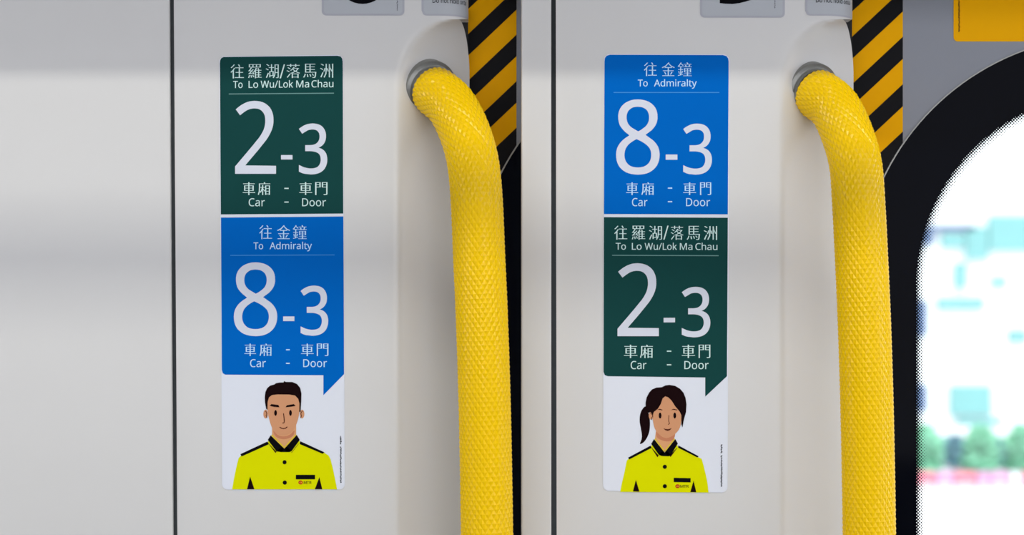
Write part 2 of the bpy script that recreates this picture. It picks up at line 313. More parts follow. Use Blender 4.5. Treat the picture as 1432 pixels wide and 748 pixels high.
def latin(text, x0, x1, yt, yb, depth, slope=0.0, ex=0, ey=0, cap=700):
    """text fitted between x0..x1, capitals from yt down to the baseline yb"""
    pen = 0; items = []
    for ch in text:
        if ch == ' ': pen += 260; continue
        adv, ls = glyph(ch, ex, ey)
        items.append([[(x+pen, y) for x, y in l] for l in ls]); pen += adv
    xs = [p[0] for it in items for l in it for p in l]
    a, b = min(xs), max(xs); sx = (x1-x0)/(b-a); sy = (yb-yt)/cap
    return merge([plate([[(x0+(x-a)*sx, yb-y*sy+slope*(x-a)*sx) for x, y in l] for l in it], depth) for it in items])

def sign_char(ch, x0, x1, y0, y1, depth, ex=4, ey=-14):
    _, ls = glyph(ch, ex, ey)
    xs = [p[0] for l in ls for p in l]; ys = [p[1] for l in ls for p in l]
    a, b, c, d = min(xs), max(xs), min(ys), max(ys)
    return plate([[(x0+(x-a)/(b-a)*(x1-x0), y1-(y-c)/(d-c)*(y1-y0)) for x, y in l] for l in ls], depth)

def digit(ch, x0, x1, y0, y1, depth, ex=3, ey=0):
    _, ls = glyph(ch, ex, ey)
    xs = [p[0] for l in ls for p in l]; ys = [p[1] for l in ls for p in l]
    a, b, c, d = min(xs), max(xs), min(ys), max(ys)
    return plate([[(x0+(x-a)/(b-a)*(x1-x0), y1-(y-c)/(d-c)*(y1-y0)) for x, y in l] for l in ls], depth)

def put(name, vf, m, parent, label=None):
    FLAT.add(name)
    o = mesh(name, vf[0], vf[1], m, parent, label=label)
    if name == 'fine_print': o['kind'] = 'stuff'
    return o

def fine_print(x0, x1, spans, depth, seed):
    """an illegibly small line of upright print running down the edge of a sticker"""
    r = random.Random(seed); items = []
    for y0, y1 in spans:
        y = y0
        while y < y1:
            h = r.uniform(0.9, 1.6)
            a = x0+r.uniform(0, 0.5); b = x1-r.uniform(0, 0.5)
            k = r.randint(0, 2)
            items.append(plate([[(a+.5, y), (b-.5, y), (b-.5, y+h), (a+.5, y+h)]], depth+.02))
            if k == 0: items.append(plate([[(a, y), (b, y), (b, y+h*.45), (a, y+h*.45)]], depth))
            if k in (0, 1): items.append(plate([[(a, y), ((a+b)/2, y), ((a+b)/2, y+h), (a, y+h)]], depth))
            if k == 2: items.append(plate([[((a+b)/2-.3, y), (b, y), (b, y+h), ((a+b)/2-.3, y+h)]], depth))
            y += h+0.3
    return merge(items)

# ------------------------------------------------------------------ car shell around the camera
FLOOR, CEIL, BACK = -1.40, 0.95, -2.70
M['floor'] = mat('grey_floor', srgb(120, 122, 124), 0.5, 0, 0.4, 0.1, 80, 0.15)
M['ceil'] = mat('ceiling_paint', srgb(205, 206, 204), 0.5, 0, 0.4, 0, 10, 0.02)
M['wall'] = mat('wall_paint', srgb(200, 202, 204), 0.4, 0, 0.4, 0, 10, 0.02)
tag(box('floor', -3, 3, BACK, 0.22, FLOOR-.05, FLOOR, M['floor']), kind='structure')
tag(box('ceiling', -3, 3, BACK, 0.22, CEIL, CEIL+.05, M['ceil']), kind='structure')
tag(box('wall_left', -3.05, -3, BACK, 0.22, FLOOR, CEIL, M['wall']), kind='structure')
wr = tag(empty('wall_right', (3, BACK, FLOOR)), kind='structure')
for y0, y1, z0, z1 in ((BACK, 0.22, FLOOR, -0.7), (BACK, 0.22, 0.75, CEIL), (BACK, -2.3, -0.7, 0.75), (-0.25, 0.22, -0.7, 0.75)):
    box('panel', 3, 3.05, y0, y1, z0, z1, M['wall'], wr)
wb = tag(empty('wall_back', (0, BACK, FLOOR)), kind='structure')
box('panel', -3, 3, BACK-.05, BACK, FLOOR, -0.45, M['wall'], wb)
box('panel', -3, 3, BACK-.05, BACK, 0.55, CEIL, M['wall'], wb)
for a, b in ((-3, -2.3), (-0.25, 0.25), (2.3, 3)):
    box('panel', a, b, BACK-.05, BACK, -0.45, 0.55, M['wall'], wb)
# unseen header, added so that its overhang shades the top of the panels
ZH = 0.2365
hd = tag(box('shade_trim_1', -3, 3, -0.12, 0.22, ZH, CEIL, M['wall']), kind='structure')
# unseen lamp housing, added at the ceiling around the key light
lam = tag(empty('added_ceiling_lamp', (0, -0.9, 0.93)), 'long white linear ceiling lamp, added out of the picture as key light', 'lamp')
box('housing', -2.05, 2.05, -0.95, -0.85, 0.915, CEIL, M['wall'], lam)
# unseen overhead rail, added to cast the soft darker band across the panels
def cyl(name, p0, p1, r, m, parent, n=24):
    p0, p1 = Vector(p0), Vector(p1); ax = (p1-p0).normalized()
    s = ax.orthogonal().normalized(); t = ax.cross(s)
    V = []
    for p in (p0, p1):
        for i in range(n):
            a = 2*math.pi*i/n; V.append(p+s*math.cos(a)*r+t*math.sin(a)*r)
    F = [(i, (i+1) % n, n+(i+1) % n, n+i) for i in range(n)]+[tuple(range(n))[::-1], tuple(range(n, 2*n))]
    return mesh(name, V, F, m, parent)
gr = tag(empty('shadow_rail', (0, -0.36, 0.37)), 'horizontal steel rail added overhead to shade the panels, out of the picture', 'rail')
cyl('rail', (-2.9, -0.36, 0.364), (2.9, -0.36, 0.361), 0.012, M['steel'], gr)
for x in (-2.0, 2.0):
    cyl('hanger', (x, -0.36, 0.37), (x, -0.36, CEIL), 0.008, M['steel'], gr)

# ------------------------------------------------------------------ door pocket wall: panels with the hand recess
wf = tag(empty('wall_front', (0, 0, FLOOR)), kind='structure')
PYB = CY-(FLOOR)/U*1.0             # row of the floor in u
PYT = CY-ZH/U

def strip_panel(name, xl, xr, m, parent, d0=0.0, deep=40, tilt=0.0, deepl=None):
    """flat panel with softly rounded long edges; xl, xr at the top of the frame"""
    prof = [(xl, deepl or deep), (xl, 3.0), (xl+.35, 1.2), (xl+1.4, .25), (xl+3, 0), (xr-3, 0), (xr-1.4, .25), (xr-.35, 1.2), (xr, 3.0), (xr, deep)]
    if d0: prof = [(xl, d0), (xr, d0), (xr, d0+6), (xl, d0+6)]
    V, F = [], []
    rows = (PYT, PYB)
    for py in rows:
        for px, d in prof:
            p = P(px+tilt*py/748.0, py, d)
            p.z = (ZH-.0005 if py == PYT else FLOOR)
            # keep x straight in depth so that edges run straight back
            if px in (xl, xr) and d > 3: p.x = P(px+tilt*py/748.0, py, 3.0).x
            V.append(p)
    n = len(prof)
    F = [(i, (i+1) % n, n+(i+1) % n, n+i) for i in range(n)]+[tuple(range(n))[::-1], tuple(range(n, 2*n))]
    return mesh(name, V, F, m, parent)

def softplus(x, k):
    return k*math.log1p(math.exp(min(60, x/k)))

def surf(px, py, ox, slope=0.70):
    """depth of the moulded panel; ox shifts the shape to its bay"""
    x = px-ox
    d1 = 0.0
    if x > 612:
        q = min(42.9, x-612); d1 = 43-math.sqrt(43*43-q*q)
    if py <= 27: return d1
    t = max(0.0, min(1.0, (125-py)/98.0))
    xs = 556+(640-556)*(1-math.sqrt(max(0, 1-t*t)))
    d2 = slope*softplus(x-xs, 3.0)
    # soft union
    a = max(d1, d2)
    return a

def moulded_panel(ox, xl, tilt, slope):
    rows = [PYT, -90, -40, -10, 5, 15, 22, 26.9, 27.1, 29, 32, 36, 41, 47, 54, 62, 70, 80, 90, 100, 110, 120, 130, 150, 200, 300, 450, 600, 800, 1000, 1200]
    low = [1400, 1470, 1490, 1500, 1510, 1520, 1530, 1540, 1550, 1558, 1566, 1573, 1579, 1584, 1588, 1591, 1592.9, 1593.1, 1600, 1700, 2200, PYB]
    rows += low
    def mirror(py): return py if py < 810 else 1620-py
    def xe(py):
        y = mirror(py)
        if y <= 27: return 654.9
        t = max(0, min(1, (100-y)/73.0))
        return 656.5-13.5*(1-math.sqrt(max(0, 1-t*t)))-2.0*t
    V, F = [], []
    us = [0, 0.02, 0.1, 0.3, 0.5, 0.66]
    us += [0.70+0.295*i/44 for i in range(45)]+[1.0]
    nc = len(us)+3
    for py in rows:
        x1 = xe(py)
        x0 = xl-ox+tilt*py/748.0
        for i, u in enumerate(us):
            x = x0+(x1-x0)*u
            d = surf(x+ox, mirror(py), ox, slope)
            if u == 0: d += 1.2
            p = P(x+ox, py, d)
            if py in (PYT, PYB): p.z = ZH-.0005 if py == PYT else FLOOR
            V.append(p)
        e = V[-1]
        for dd in (3, 12, 30):
            V.append(Vector((e.x-(0.0003 if dd > 3 else 0.0001), e.y+dd*U, e.z)))
    for r in range(len(rows)-1):
        for c in range(nc-1):
            a = r*nc+c; F.append((a, a+1, a+nc+1, a+nc))
    o = mesh('panel', V, F, M['panel'], wf, smooth=True)
    for p in o.data.polygons:
        pass
    # shade the cut edge crisply
    es = [e for e in o.data.edges]
    key = set()
    for r in range(len(rows)-1):
        key.add((r*nc+len(us)-1, (r+1)*nc+len(us)-1))
    ia = rows.index(26.9); ib = rows.index(27.1)
    for r in (ia, ib, rows.index(1592.9), rows.index(1593.1)):
        for c in range(int(nc*0.6), nc-1): key.add((r*nc+c, r*nc+c+1))
    for e in es:
        if tuple(sorted(e.vertices)) in key: e.use_edge_sharp = True
    return o

BAYS = []
for name, ox, split, tilt, aL, slope in (('left', 0, 236.8, 5.0, -700, 0.84), ('right', 537, 771.0, 1.2, 729, 0.82)):
    strip_panel('panel', aL, split, M['panel'], wf, tilt=tilt if ox == 0 else 0.0, deep=9 if ox == 0 else 9, deepl=None if ox == 0 else 95)
    strip_panel('seal', split-3, split+9, M['seal'], wf, d0=10, tilt=tilt)
    moulded_panel(ox, split+6.3, tilt, slope)
    # black filler behind the recess edge
    V, F = [], []
    for py in (12, 135):
        for px, d in ((634, 92), (654.6, 92), (654.6, 107), (634, 107)):
            V.append(P(px+ox, py, d))
    F = [(0, 1, 2, 3), (4, 7, 6, 5), (0, 4, 5, 1), (1, 5, 6, 2), (2, 6, 7, 3), (3, 7, 4, 0)]
    mesh('filler', V, F, M['black'], wf)

# ------------------------------------------------------------------ door leaves with round-cornered windows
LD = 110.0                          # depth of the leaf face
def glass_material():
    m = bpy.data.materials.new('window_glass_with_dots'); m.use_nodes = True
    nt = m.node_tree; nt.nodes.clear(); N = nt.nodes.new; L = nt.links.new
    out = N('ShaderNodeOutputMaterial'); tr = N('ShaderNodeBsdfTransparent'); gl = N('ShaderNodeBsdfGlossy')
    gl.inputs['Roughness'].default_value = 0.02
    tr.inputs['Color'].default_value = (0.93, 0.97, 0.96, 1)
    fr = N('ShaderNodeFresnel'); fr.inputs['IOR'].default_value = 1.45
    mx = N('ShaderNodeMixShader'); L(fr.outputs[0], mx.inputs[0]); L(tr.outputs[0], mx.inputs[1]); L(gl.outputs[0], mx.inputs[2])
    df = N('ShaderNodeBsdfDiffuse'); df.inputs['Color'].default_value = (0.006, 0.006, 0.008, 1)
    geo = N('ShaderNodeTexCoord'); sp = N('ShaderNodeSeparateXYZ'); L(geo.outputs['Object'], sp.inputs[0])
    def mth(op, a, b=None, c=None):
        n = N('ShaderNodeMath'); n.operation = op
        for i, v in enumerate((a, b, c)):
            if v is None: continue
            if isinstance(v, (int, float)): n.inputs[i].default_value = v
            else: L(v, n.inputs[i])
        return n.outputs[0]
    k = 1.0/(U*(1+LD/DIST))
    X = mth('MULTIPLY', sp.outputs[0], k); Z = mth('MULTIPLY', sp.outputs[2], k)   # u from the corner centre
    dx = mth('MINIMUM', X, 0.0); dz = mth('MAXIMUM', Z, 0.0)
    r = mth('SQRT', mth('ADD', mth('MULTIPLY', dx, dx), mth('MULTIPLY', dz, dz)))
    e = mth('SUBTRACT', 271.0, r)                                              # distance inside the edge
    p = 3.1
    a = mth('DIVIDE', mth('ADD', X, Z), p*1.4142*0.7071*1.4142); b = mth('DIVIDE', mth('SUBTRACT', X, Z), p*1.4142*0.7071*1.4142)
    fa = mth('SUBTRACT', mth('FRACT', a), 0.5); fb = mth('SUBTRACT', mth('FRACT', b), 0.5)
    q = mth('SQRT', mth('ADD', mth('MULTIPLY', fa, fa), mth('MULTIPLY', fb, fb)))
    rad = mth('SUBTRACT', 0.60, mth('MULTIPLY', e, 0.60/18.0))
    dot = mth('LESS_THAN', q, rad)
    m2 = N('ShaderNodeMixShader'); L(dot, m2.inputs[0]); L(mx.outputs[0], m2.inputs[1]); L(df.outputs[0], m2.inputs[2])
    L(m2.outputs[0], out.inputs[0])
    return m
M['glass'] = glass_material()

def arc(cx, cy, r, a0, a1, n=40):
    return [(cx+r*math.cos(math.radians(a0+(a1-a0)*i/n)), cy-r*math.sin(math.radians(a0+(a1-a0)*i/n))) for i in range(n+1)]

def door(name, ox, xl, xr, yb):
    cx, cy = 1552+ox, 400
    root = tag(empty(name, P(cx, cy, LD)), kind='structure')
    topz = ZH-.0008; pt = CY-topz/U/(1+LD/DIST)
    yfl = CY-(FLOOR)/U/(1+LD/DIST)
    outer = arc(cx, cy, 350, 90, 180)
    body = [(xl, pt), (xr, pt), (xr, cy-350)]+outer+[(cx-350, yb), (xr, yb), (xr, yfl), (xl, yfl)]
    flat('leaf_skin', [body], LD, M['leaf'], root, thick=18)
    seal = [(xr, cy-351.6)]+arc(cx, cy, 351.6, 90, 180)+[(cx-351.6, yb), (cx-350, yb)]+outer[::-1]+[(xr, cy-350)]
    flat('window_gasket', [seal], LD-2.2, M['steel'], root, thick=2.0)
    ring = [(xr, cy-350)]+outer+[(cx-350, yb), (cx-271, yb-79)]+arc(cx, cy, 271, 90, 180)[::-1]+[(xr, cy-271)]
    flat('frit_border', [ring], LD+1.0, M['frit'], root, thick=6)
    flat('frit_border', [[(cx-350, yb), (xr, yb), (xr, yb-79), (cx-271, yb-79)]], LD+1.0, M['frit'], root, thick=6)
    pane = [(xr, cy-271)]+arc(cx, cy, 271, 90, 180)+[(cx-271, yb-79), (xr, yb-79)]
    flat('window_pane', [pane], LD+2.0, M['glass'], root)
    return root
door('door_1', -538, 600, 1120, 1500)
door('door_2', 0, 1150, 1960, 1500)

# hazard tape on the door edges
def tape(ox, x0, x1, y_low, slope, per, black, label, xg):
    cx, cy = 1552+xg, 400
    root = tag(empty('hazard_tape', P(x0, 250, LD)), label, 'tape', 'hazard tapes on the door edges')
    R = 352
    def edge_y(x):      # where the window gasket cuts the tape
        q = R*R-(x-cx)**2
        return cy-math.sqrt(q) if q > 0 else 420.0
    xs = [x0-12+(x1-(x0-12))*i/10 for i in range(11)]
    body = [(x0-12, PYT+40), (x1, PYT+40)]+[(x, edge_y(x)) for x in xs[::-1]]
    flat('tape_strip', [body], LD-0.8, M['tape_y'], root, thick=0.7)
    y = y_low
    # y_low: lower edge of a black stripe at x1
    for k in range(-4, 6):
        yl = y_low+k*per
        lo = lambda x, e=(12 if k == 3 else 0): yl+e+(x1-x)*slope
        hi = lambda x: yl-black+(x1-x)*slope
        top = [(x, max(PYT+40, min(hi(x), edge_y(x)))) for x in xs]
        bot = [(x, max(PYT+40, min(lo(x), edge_y(x)))) for x in xs]
        keep = [i for i in range(len(xs)) if bot[i][1]-top[i][1] > 0.05]
        if len(keep) < 2: continue
        it = []
        for i in range(len(xs)-1):
            q = [top[i], top[i+1], bot[i+1], bot[i]]
            if abs(q[0][1]-q[3][1]) < .05 and abs(q[1][1]-q[2][1]) < .05: continue
            it.append(plate([q], LD-1.1))
        put('stripe', merge(it), M['tape_k'], root)
tape(0, 656, 722.3, 13.5, 0.95, 65.0, 30.0, 'black and amber striped tape behind the left yellow grab handle', -538)
tape(0, 1195, 1262.6, 16.0, 0.935, 66.3, 31.0, 'black and amber striped tape behind the right yellow grab handle, beside the window', 0)

# amber sticker on the right door
st = tag(empty('door_sticker', P(1380, 58, LD)), 'plain amber rounded sticker on the grey door above the window', 'sticker')
flat('sticker_face', [rrect(1333.5, PYT+60, 1620, 58, 6, 5, 'br bl')], LD-0.9, M['ambers'], st, thick=.8)
put('fine_print', fine_print(1340, 1342.6, [(-30, 44)], LD-1.3, 4), M['brown'], st)

# ------------------------------------------------------------------ grab handles
def catmull(pts, step):
    out = []
    n = len(pts)
    for i in range(n-1):
        p0, p1, p2, p3 = pts[max(i-1, 0)], pts[i], pts[i+1], pts[min(i+2, n-1)]
        for s in range(30):
            t = s/30
            out.append(0.5*(2*p1+(p2-p0)*t+(2*p0-5*p1+4*p2-p3)*t*t+(3*p1-p0-3*p2+p3)*t**3))
    out.append(pts[-1])
    res = [out[0]]; acc = 0
    for a, b in zip(out, out[1:]):
        seg = (b-a).length
        while acc+seg >= step:
            f = (step-acc)/seg; a = a.lerp(b, f); seg = (b-a).length; acc = 0; res.append(a)
        acc += seg
    return res

def handle(ox, oy, pts, label, ncol=54, cell=6.3, amp=0.95, R=35.0):
    root = tag(empty('grab_handle', P(pts[-1][0]+ox, 1512, 20)), label, 'handle', 'yellow grab handles')
    C3 = [P(x+ox, y+oy, d) for x, y, d in pts]
    path = catmull(C3, cell*U)
    n = len(path)
    T = [(path[min(i+1, n-1)]-path[max(i-1, 0)]).normalized() for i in range(n)]
    s = Vector((0, 0, 1)).cross(T[0]).normalized(); frames = []
    s = (s-T[0]*s.dot(T[0])).normalized()
    for t in T:
        s = (s-t*s.dot(t)).normalized(); frames.append((s.copy(), t.cross(s)))
    V, F = [], []
    a0, a1 = 3, n-4
    for i in range(a0, a1+1):
        s, b = frames[i]
        for j in range(ncol):
            an = 2*math.pi*j/ncol
            r = (R+(amp if (i+j) % 2 == 0 else -amp*.4)+((-1.0) if i in (a0, a1) else 0))*U
            V.append(path[i]+(s*math.cos(an)+b*math.sin(an))*r)
    rows = a1-a0+1
    for i in range(rows-1):
        for j in range(ncol):
            a, b_, c, d = i*ncol+j, i*ncol+(j+1) % ncol, (i+1)*ncol+(j+1) % ncol, (i+1)*ncol+j
            if (i+a0+j) % 2 == 0: F += [(a, b_, d), (b_, c, d)]
            else: F += [(a, b_, c), (a, c, d)]
    F += [tuple(range(ncol))[::-1], tuple(range((rows-1)*ncol, rows*ncol))]
    mesh('knurled_sleeve', V, F, M['yellow'], root)
    # steel pipe ends and collars
    for end in (0, 1):
        p = path[0] if end == 0 else path[-1]
        t = T[0] if end == 0 else -T[-1]
        s = t.orthogonal().normalized(); b = t.cross(s); k = 40
        prof = [(0.0, -16), (40.6, -16), (40.6, 10), (39.8, 12.5), (37.0, 15.0), (35.6, 16.0), (33.5, 16.0), (33.5, 22), (0, 22)]
        V, F = [], []
        for r, z in prof:
            for j in range(k):
                an = 2*math.pi*j/k; V.append(p+t*(z*U)+(s*math.cos(an)+b*math.sin(an))*max(r, .01)*U)
        for i in range(len(prof)-1):
            for j in range(k):
                F.append((i*k+j, i*k+(j+1) % k, (i+1)*k+(j+1) % k, (i+1)*k+j))
        mesh('collar', V, F, M['steel'], root)
    return root
HP = [(598, 122, 40), (610, 129, 20), (631, 148, -3), (649, 183, -30), (661, 225, -52), (666.5, 280, -64), (670, 360, -66), (674, 450, -66), (678, 580, -66), (681, 748, -66), (682, 900, -66)]
HP += [(x, 1620-y, d) for x, y, d in HP[:-2][::-1]]
handle(0, 0, HP, 'yellow knurled grab handle on the left panel, right of the sign with the short-haired man')
HQ = [(594.5, 125.5, 40), (607, 132, 20), (630, 151, -3), (647, 186, -30), (659, 228, -52), (663.5, 282, -64), (667.5, 360, -66), (671.5, 450, -66), (675.5, 580, -66), (678.5, 748, -66), (679, 900, -66)]
HQ += [(x, 1620-y, d) for x, y, d in HQ[:-2][::-1]]
handle(537, 0, HQ, 'yellow knurled grab handle on the right panel, beside the window')

# ------------------------------------------------------------------ the two car-and-door signs
D0, D1, D2 = -0.8, -1.05, -1.3
D3, D4, D5, D6 = -1.3, -1.5, -1.7, -1.9

def dash(x0, x1, y0, y1): return plate([[(x0, y0), (x1, y0), (x1, y1), (x0, y1)]], D2)

def block(parent, kind, outline, line, chars, charsy, slash, latins, caps, digits, hyph, low_chars, low_y, lows, lcaps, dashes, slope):
    g = kind == 'green'
    ink2 = M['mint'] if g else M['skyink']
    o = flat('sign_block', [outline], D1, M[kind], parent, label=('dark green' if g else 'bright blue')+' printed block')
    cs = [sign_char(c, a, b, charsy[0]+slope*(a-chars[0][1]), charsy[1]+slope*(a-chars[0][1]), D2) for c, a, b in chars]
    if slash: cs.append(latin('/', slash[0], slash[1], charsy[0], charsy[1], D2, cap=700))
    for c in cs: put('character', c, ink2, o)
    x00 = latins[0][1]
    for t, a, b in latins:
        put('word', latin(t, a, b, caps[0]+slope*(a-x00), caps[1]+slope*(a-x00), D2, slope, ex=7, ey=5), ink2, o)
    x0, x1, y = line
    put('divider_line', plate([[(x0, y-.6), (x1, y-.6+slope*(x1-x0)), (x1, y+.6+slope*(x1-x0)), (x0, y+.6)]], D2), M['gline' if g else 'bline'], o)
    for ch, a, b, c, d in digits:
        put('digit', digit(ch, a, b, c, d, D2, ex=11 if ch == '3' else 3, ey=7 if ch == '3' else 0), M['ink'], o, 'white digit '+ch)
    put('hyphen', dash(*hyph), M['ink'], o)
    for c, a, b in low_chars: put('character', sign_char(c, a, b, low_y[0], low_y[1], D2, ex=8), ink2, o)
    for t, a, b in lows: put('word', latin(t, a, b, lcaps[0], lcaps[1], D2, 0, ex=3, ey=2), ink2, o)
    for a, b, y in dashes: put('small_hyphen', dash(a, b, y-.8, y+.8), ink2, o)
    return o

def portrait(parent, polys, backing, label):
    bk = flat('portrait', [backing], D1, M['white'], parent, label=label)
    z = {0: -1.2, 1: -1.35, 2: -1.5, 3: -1.65, 4: -1.8, 5: -1.95}
    for nm, lv, m, loops in polys:
        for l in loops: put(nm, plate([l], z[lv]), M[m], bk)
    return bk

def conv(ox, oy, s, pts): return [(ox+x/s, oy+y/s) for x, y in pts]

# --- sign on the left panel
s1 = tag(empty('door_sign', P(396, 684, 0)), 'upright sign with the green block on top and a man in a yellow uniform below', 'sign', 'car and door number signs')
base = rrect(0, 0, 1, 1, 0.01)
def warp_base(tl, tr, br, bl, r):
    pts = rrect(0, 0, 172, 607, r)
    out = []
    for x, y in pts:
        u, v = x/172, y/607
        out.append(((tl[0]*(1-u)+tr[0]*u)*(1-v)+(bl[0]*(1-u)+br[0]*u)*v, (tl[1]*(1-u)+tr[1]*u)*(1-v)+(bl[1]*(1-u)+br[1]*u)*v))
    return out
flat('sticker_base', [warp_base((306.6, 78.8), (479.8, 76.8), (482.2, 684.6), (310.6, 684.6), 8)], D0, M['white'], s1, thick=.75)
L_g = [(307.6, 88)]+[(308, 84), (309.5, 81.3), (312.5, 79.6), (472, 77.9), (476.5, 79), (478.6, 82), (479.3, 86), (480, 298.6), (308.8, 299.8)]
block(s1, 'green', L_g, (320, 467, 131.4),
      [('往', 322.5, 341), ('羅', 347, 366), ('湖', 371.4, 389.8), ('落', 400.6, 419.8), ('馬', 423.8, 442.3), ('洲', 447.6, 466)], (90, 109.6), (391, 398.6),
      [('To', 326, 339.3), ('Lo', 347.6, 361), ('Wu/Lok', 364.5, 410), ('Ma', 414.2, 432.3), ('Chau', 435.5, 466.3)], (113.3, 123),
      [('2', 328.8, 386, 141, 243), ('3', 418, 457.7, 172.6, 243.9)], (393, 409, 216.8, 223),
      [('車', 339.4, 356.8), ('廂', 360.6, 378), ('車', 418.5, 436.4), ('門', 440.7, 458)], (254.7, 272.6),
      [('Car', 347.8, 370.4), ('Door', 422.5, 455.9)], (277.3, 288.3), [(397.6, 403.7, 263.4), (397.6, 403.7, 282.5)], -0.008)
L_b = [(309, 304.2), (480.2, 302.6), (481.2, 523), (452.3, 552.5), (452.3, 524.6), (315, 523.8), (311.6, 521.8), (310.2, 517)]
block(s1, 'blue', L_b, (322, 468, 357.0),
      [('往', 362.6, 380.5), ('金', 387.4, 405.9), ('鐘', 409.5, 429)], (315, 334.3), None,
      [('To', 354.5, 368), ('Admiralty', 377, 436.3)], (339, 348.4),
      [('8', 327, 387.7, 366.8, 470), ('3', 420.4, 459, 399.3, 469.4)], (396, 411.7, 442.4, 448.9),
      [('車', 341.8, 358), ('廂', 363, 380), ('車', 421, 438.6), ('門', 443, 459.3)], (480.4, 497.7),
      [('Car', 349.7, 371.8), ('Door', 424, 457.3)], (502.3, 513.2), [(400, 405.3, 489), (400, 405.3, 508)], -0.004)
A = lambda pts: conv(340, 525, 6.233, pts)
B = lambda pts: conv(296, 600, 7.16, pts)
SL = smooth_loop
man = [
 ('neck', 1, 'neck', [A([(252, 430), (252, 535), (300, 600), (360, 645), (420, 600), (462, 535), (462, 430)])]),
 ('shirt', 0, 'lime', [B([(205, 603), (222, 500), (245, 390), (270, 290), (300, 258), (420, 205), (560, 135), (590, 70), (730, 200), (855, 70), (885, 130), (1000, 180), (1130, 238), (1170, 262), (1190, 300), (1215, 400), (1240, 520), (1256, 603)])]),
 ('shoulder_stripe', 2, 'inkk', [B([(287, 250), (300, 273), (575, 150), (558, 124)]), B([(888, 121), (1130, 232), (1110, 246), (882, 150)])]),
 ('collar', 3, 'inkk', [B([(590, 62), (562, 107), (648, 222), (700, 230), (728, 195)]), B([(852, 58), (882, 108), (800, 220), (755, 230), (728, 195)]), B([(648, 222), (700, 185), (728, 196), (760, 185), (800, 218), (780, 229), (690, 229)])]),
 ('collar_trim', 2, 'gold', [B(stroke([(600, 58), (728, 186)], 14)), B(stroke([(845, 56), (728, 186)], 12))]),
 ('collar_seam', 2, 'brown', [B(stroke([(574, 150), (640, 238), (648, 224)], 4)), B(stroke([(868, 150), (800, 236), (792, 226)], 4))]),
 ('button', 2, 'inkk', [B(ell(730, 331, 20, 21)), B(ell(732, 535, 21, 21))]),
 ('name_badge', 2, 'inkk', [B([(843, 457), (1035, 457), (1035, 502), (843, 502)])]),
 ('side_fold', 2, 'hair', [B([(385, 475), (428, 602), (354, 602)]), B([(1078, 480), (1108, 602), (1033, 602)])]),
 ('ear', 1, 'skin', [A(SL(ell(196, 336, 20, 38, 10))), A(SL(ell(514, 336, 20, 38, 10)))]),
 ('ear_line', 3, 'brown', [A(stroke([(190, 310), (202, 318), (206, 335), (200, 350), (208, 370)], 6)), A(stroke([(520, 310), (508, 318), (503, 335), (510, 350), (500, 370)], 6))]),
 ('chin_shadow', 2, 'chin', [A(SL([(262, 480), (300, 516), (350, 530), (405, 516), (448, 478), (430, 530), (355, 556), (285, 532)]))]),
 ('face', 3, 'skin', [A(SL([(206, 210), (212, 290), (222, 360), (242, 430), (268, 485), (305, 513), (350, 523), (400, 510), (440, 475), (466, 420), (485, 350), (494, 260), (490, 180), (400, 150), (260, 150)]))]),
 ('hair', 4, 'hair', [A([(200, 290), (192, 240), (189, 190), (194, 145), (208, 112), (235, 88), (272, 78), (286, 67), (318, 61), (352, 60), (357, 48), (372, 56), (430, 57), (470, 74), (497, 108), (508, 155), (506, 230), (500, 320), (490, 318), (491, 245), (480, 203), (452, 174), (400, 166), (300, 165), (252, 170), (226, 190), (214, 230), (212, 300)])]),
 ('eyebrow', 4, 'hair', [A([(230, 264), (246, 249), (308, 257), (317, 277), (270, 274)]), A([(370, 277), (380, 260), (442, 249), (458, 265), (415, 273)])]),
 ('eye', 4, 'hair', [A(ell(283, 326, 12, 25)), A(ell(413, 326, 12, 25))]),
 ('nose_line', 4, 'brown', [A(stroke([(352, 330), (356, 365), (359, 398), (356, 412), (342, 414)], 8))]),
 ('mouth', 4, 'brown', [A(stroke([(318, 450), (334, 459), (352, 463), (370, 459), (385, 447)], 9))]),
 ('logo_ring', 2, 'red', [B(ell(890, 534, 22, 20))]),
 ('logo_centre', 3, 'gold', [B(ell(890, 534, 11, 10))]),
]
pb = portrait(s1, man, warp_base((311, 524.5), (481, 524.5), (481.6, 684), (311.2, 684), 7)[14:]+[], 'short-haired man in a yellow uniform shirt') if False else None
bk = [(311, 526), (451.5, 526), (451.5, 553.5), (453, 553.5), (481.3, 525.5), (481.6, 677), (480, 682), (475, 684), (318, 684), (313, 682), (311.2, 677)]
pb = portrait(s1, man, bk, 'short-haired man in a yellow uniform shirt')
put('logo_lettering', latin('MTR', *[296+v/7.16 for v in (922, 1000)], *[600+v/7.16 for v in (522, 549)], -1.5, ex=14, ey=8), M['inkk'], pb, 'letters MTR beside the ring')
put('logo_bar', plate([B([(887, 520), (893, 520), (893, 548), (887, 548)])], -1.8), M['red'], pb)
put('fine_print', fine_print(475.2, 477.8, [(609.5, 621), (624.5, 674.7)], D2, 1), M['dim'], s1)

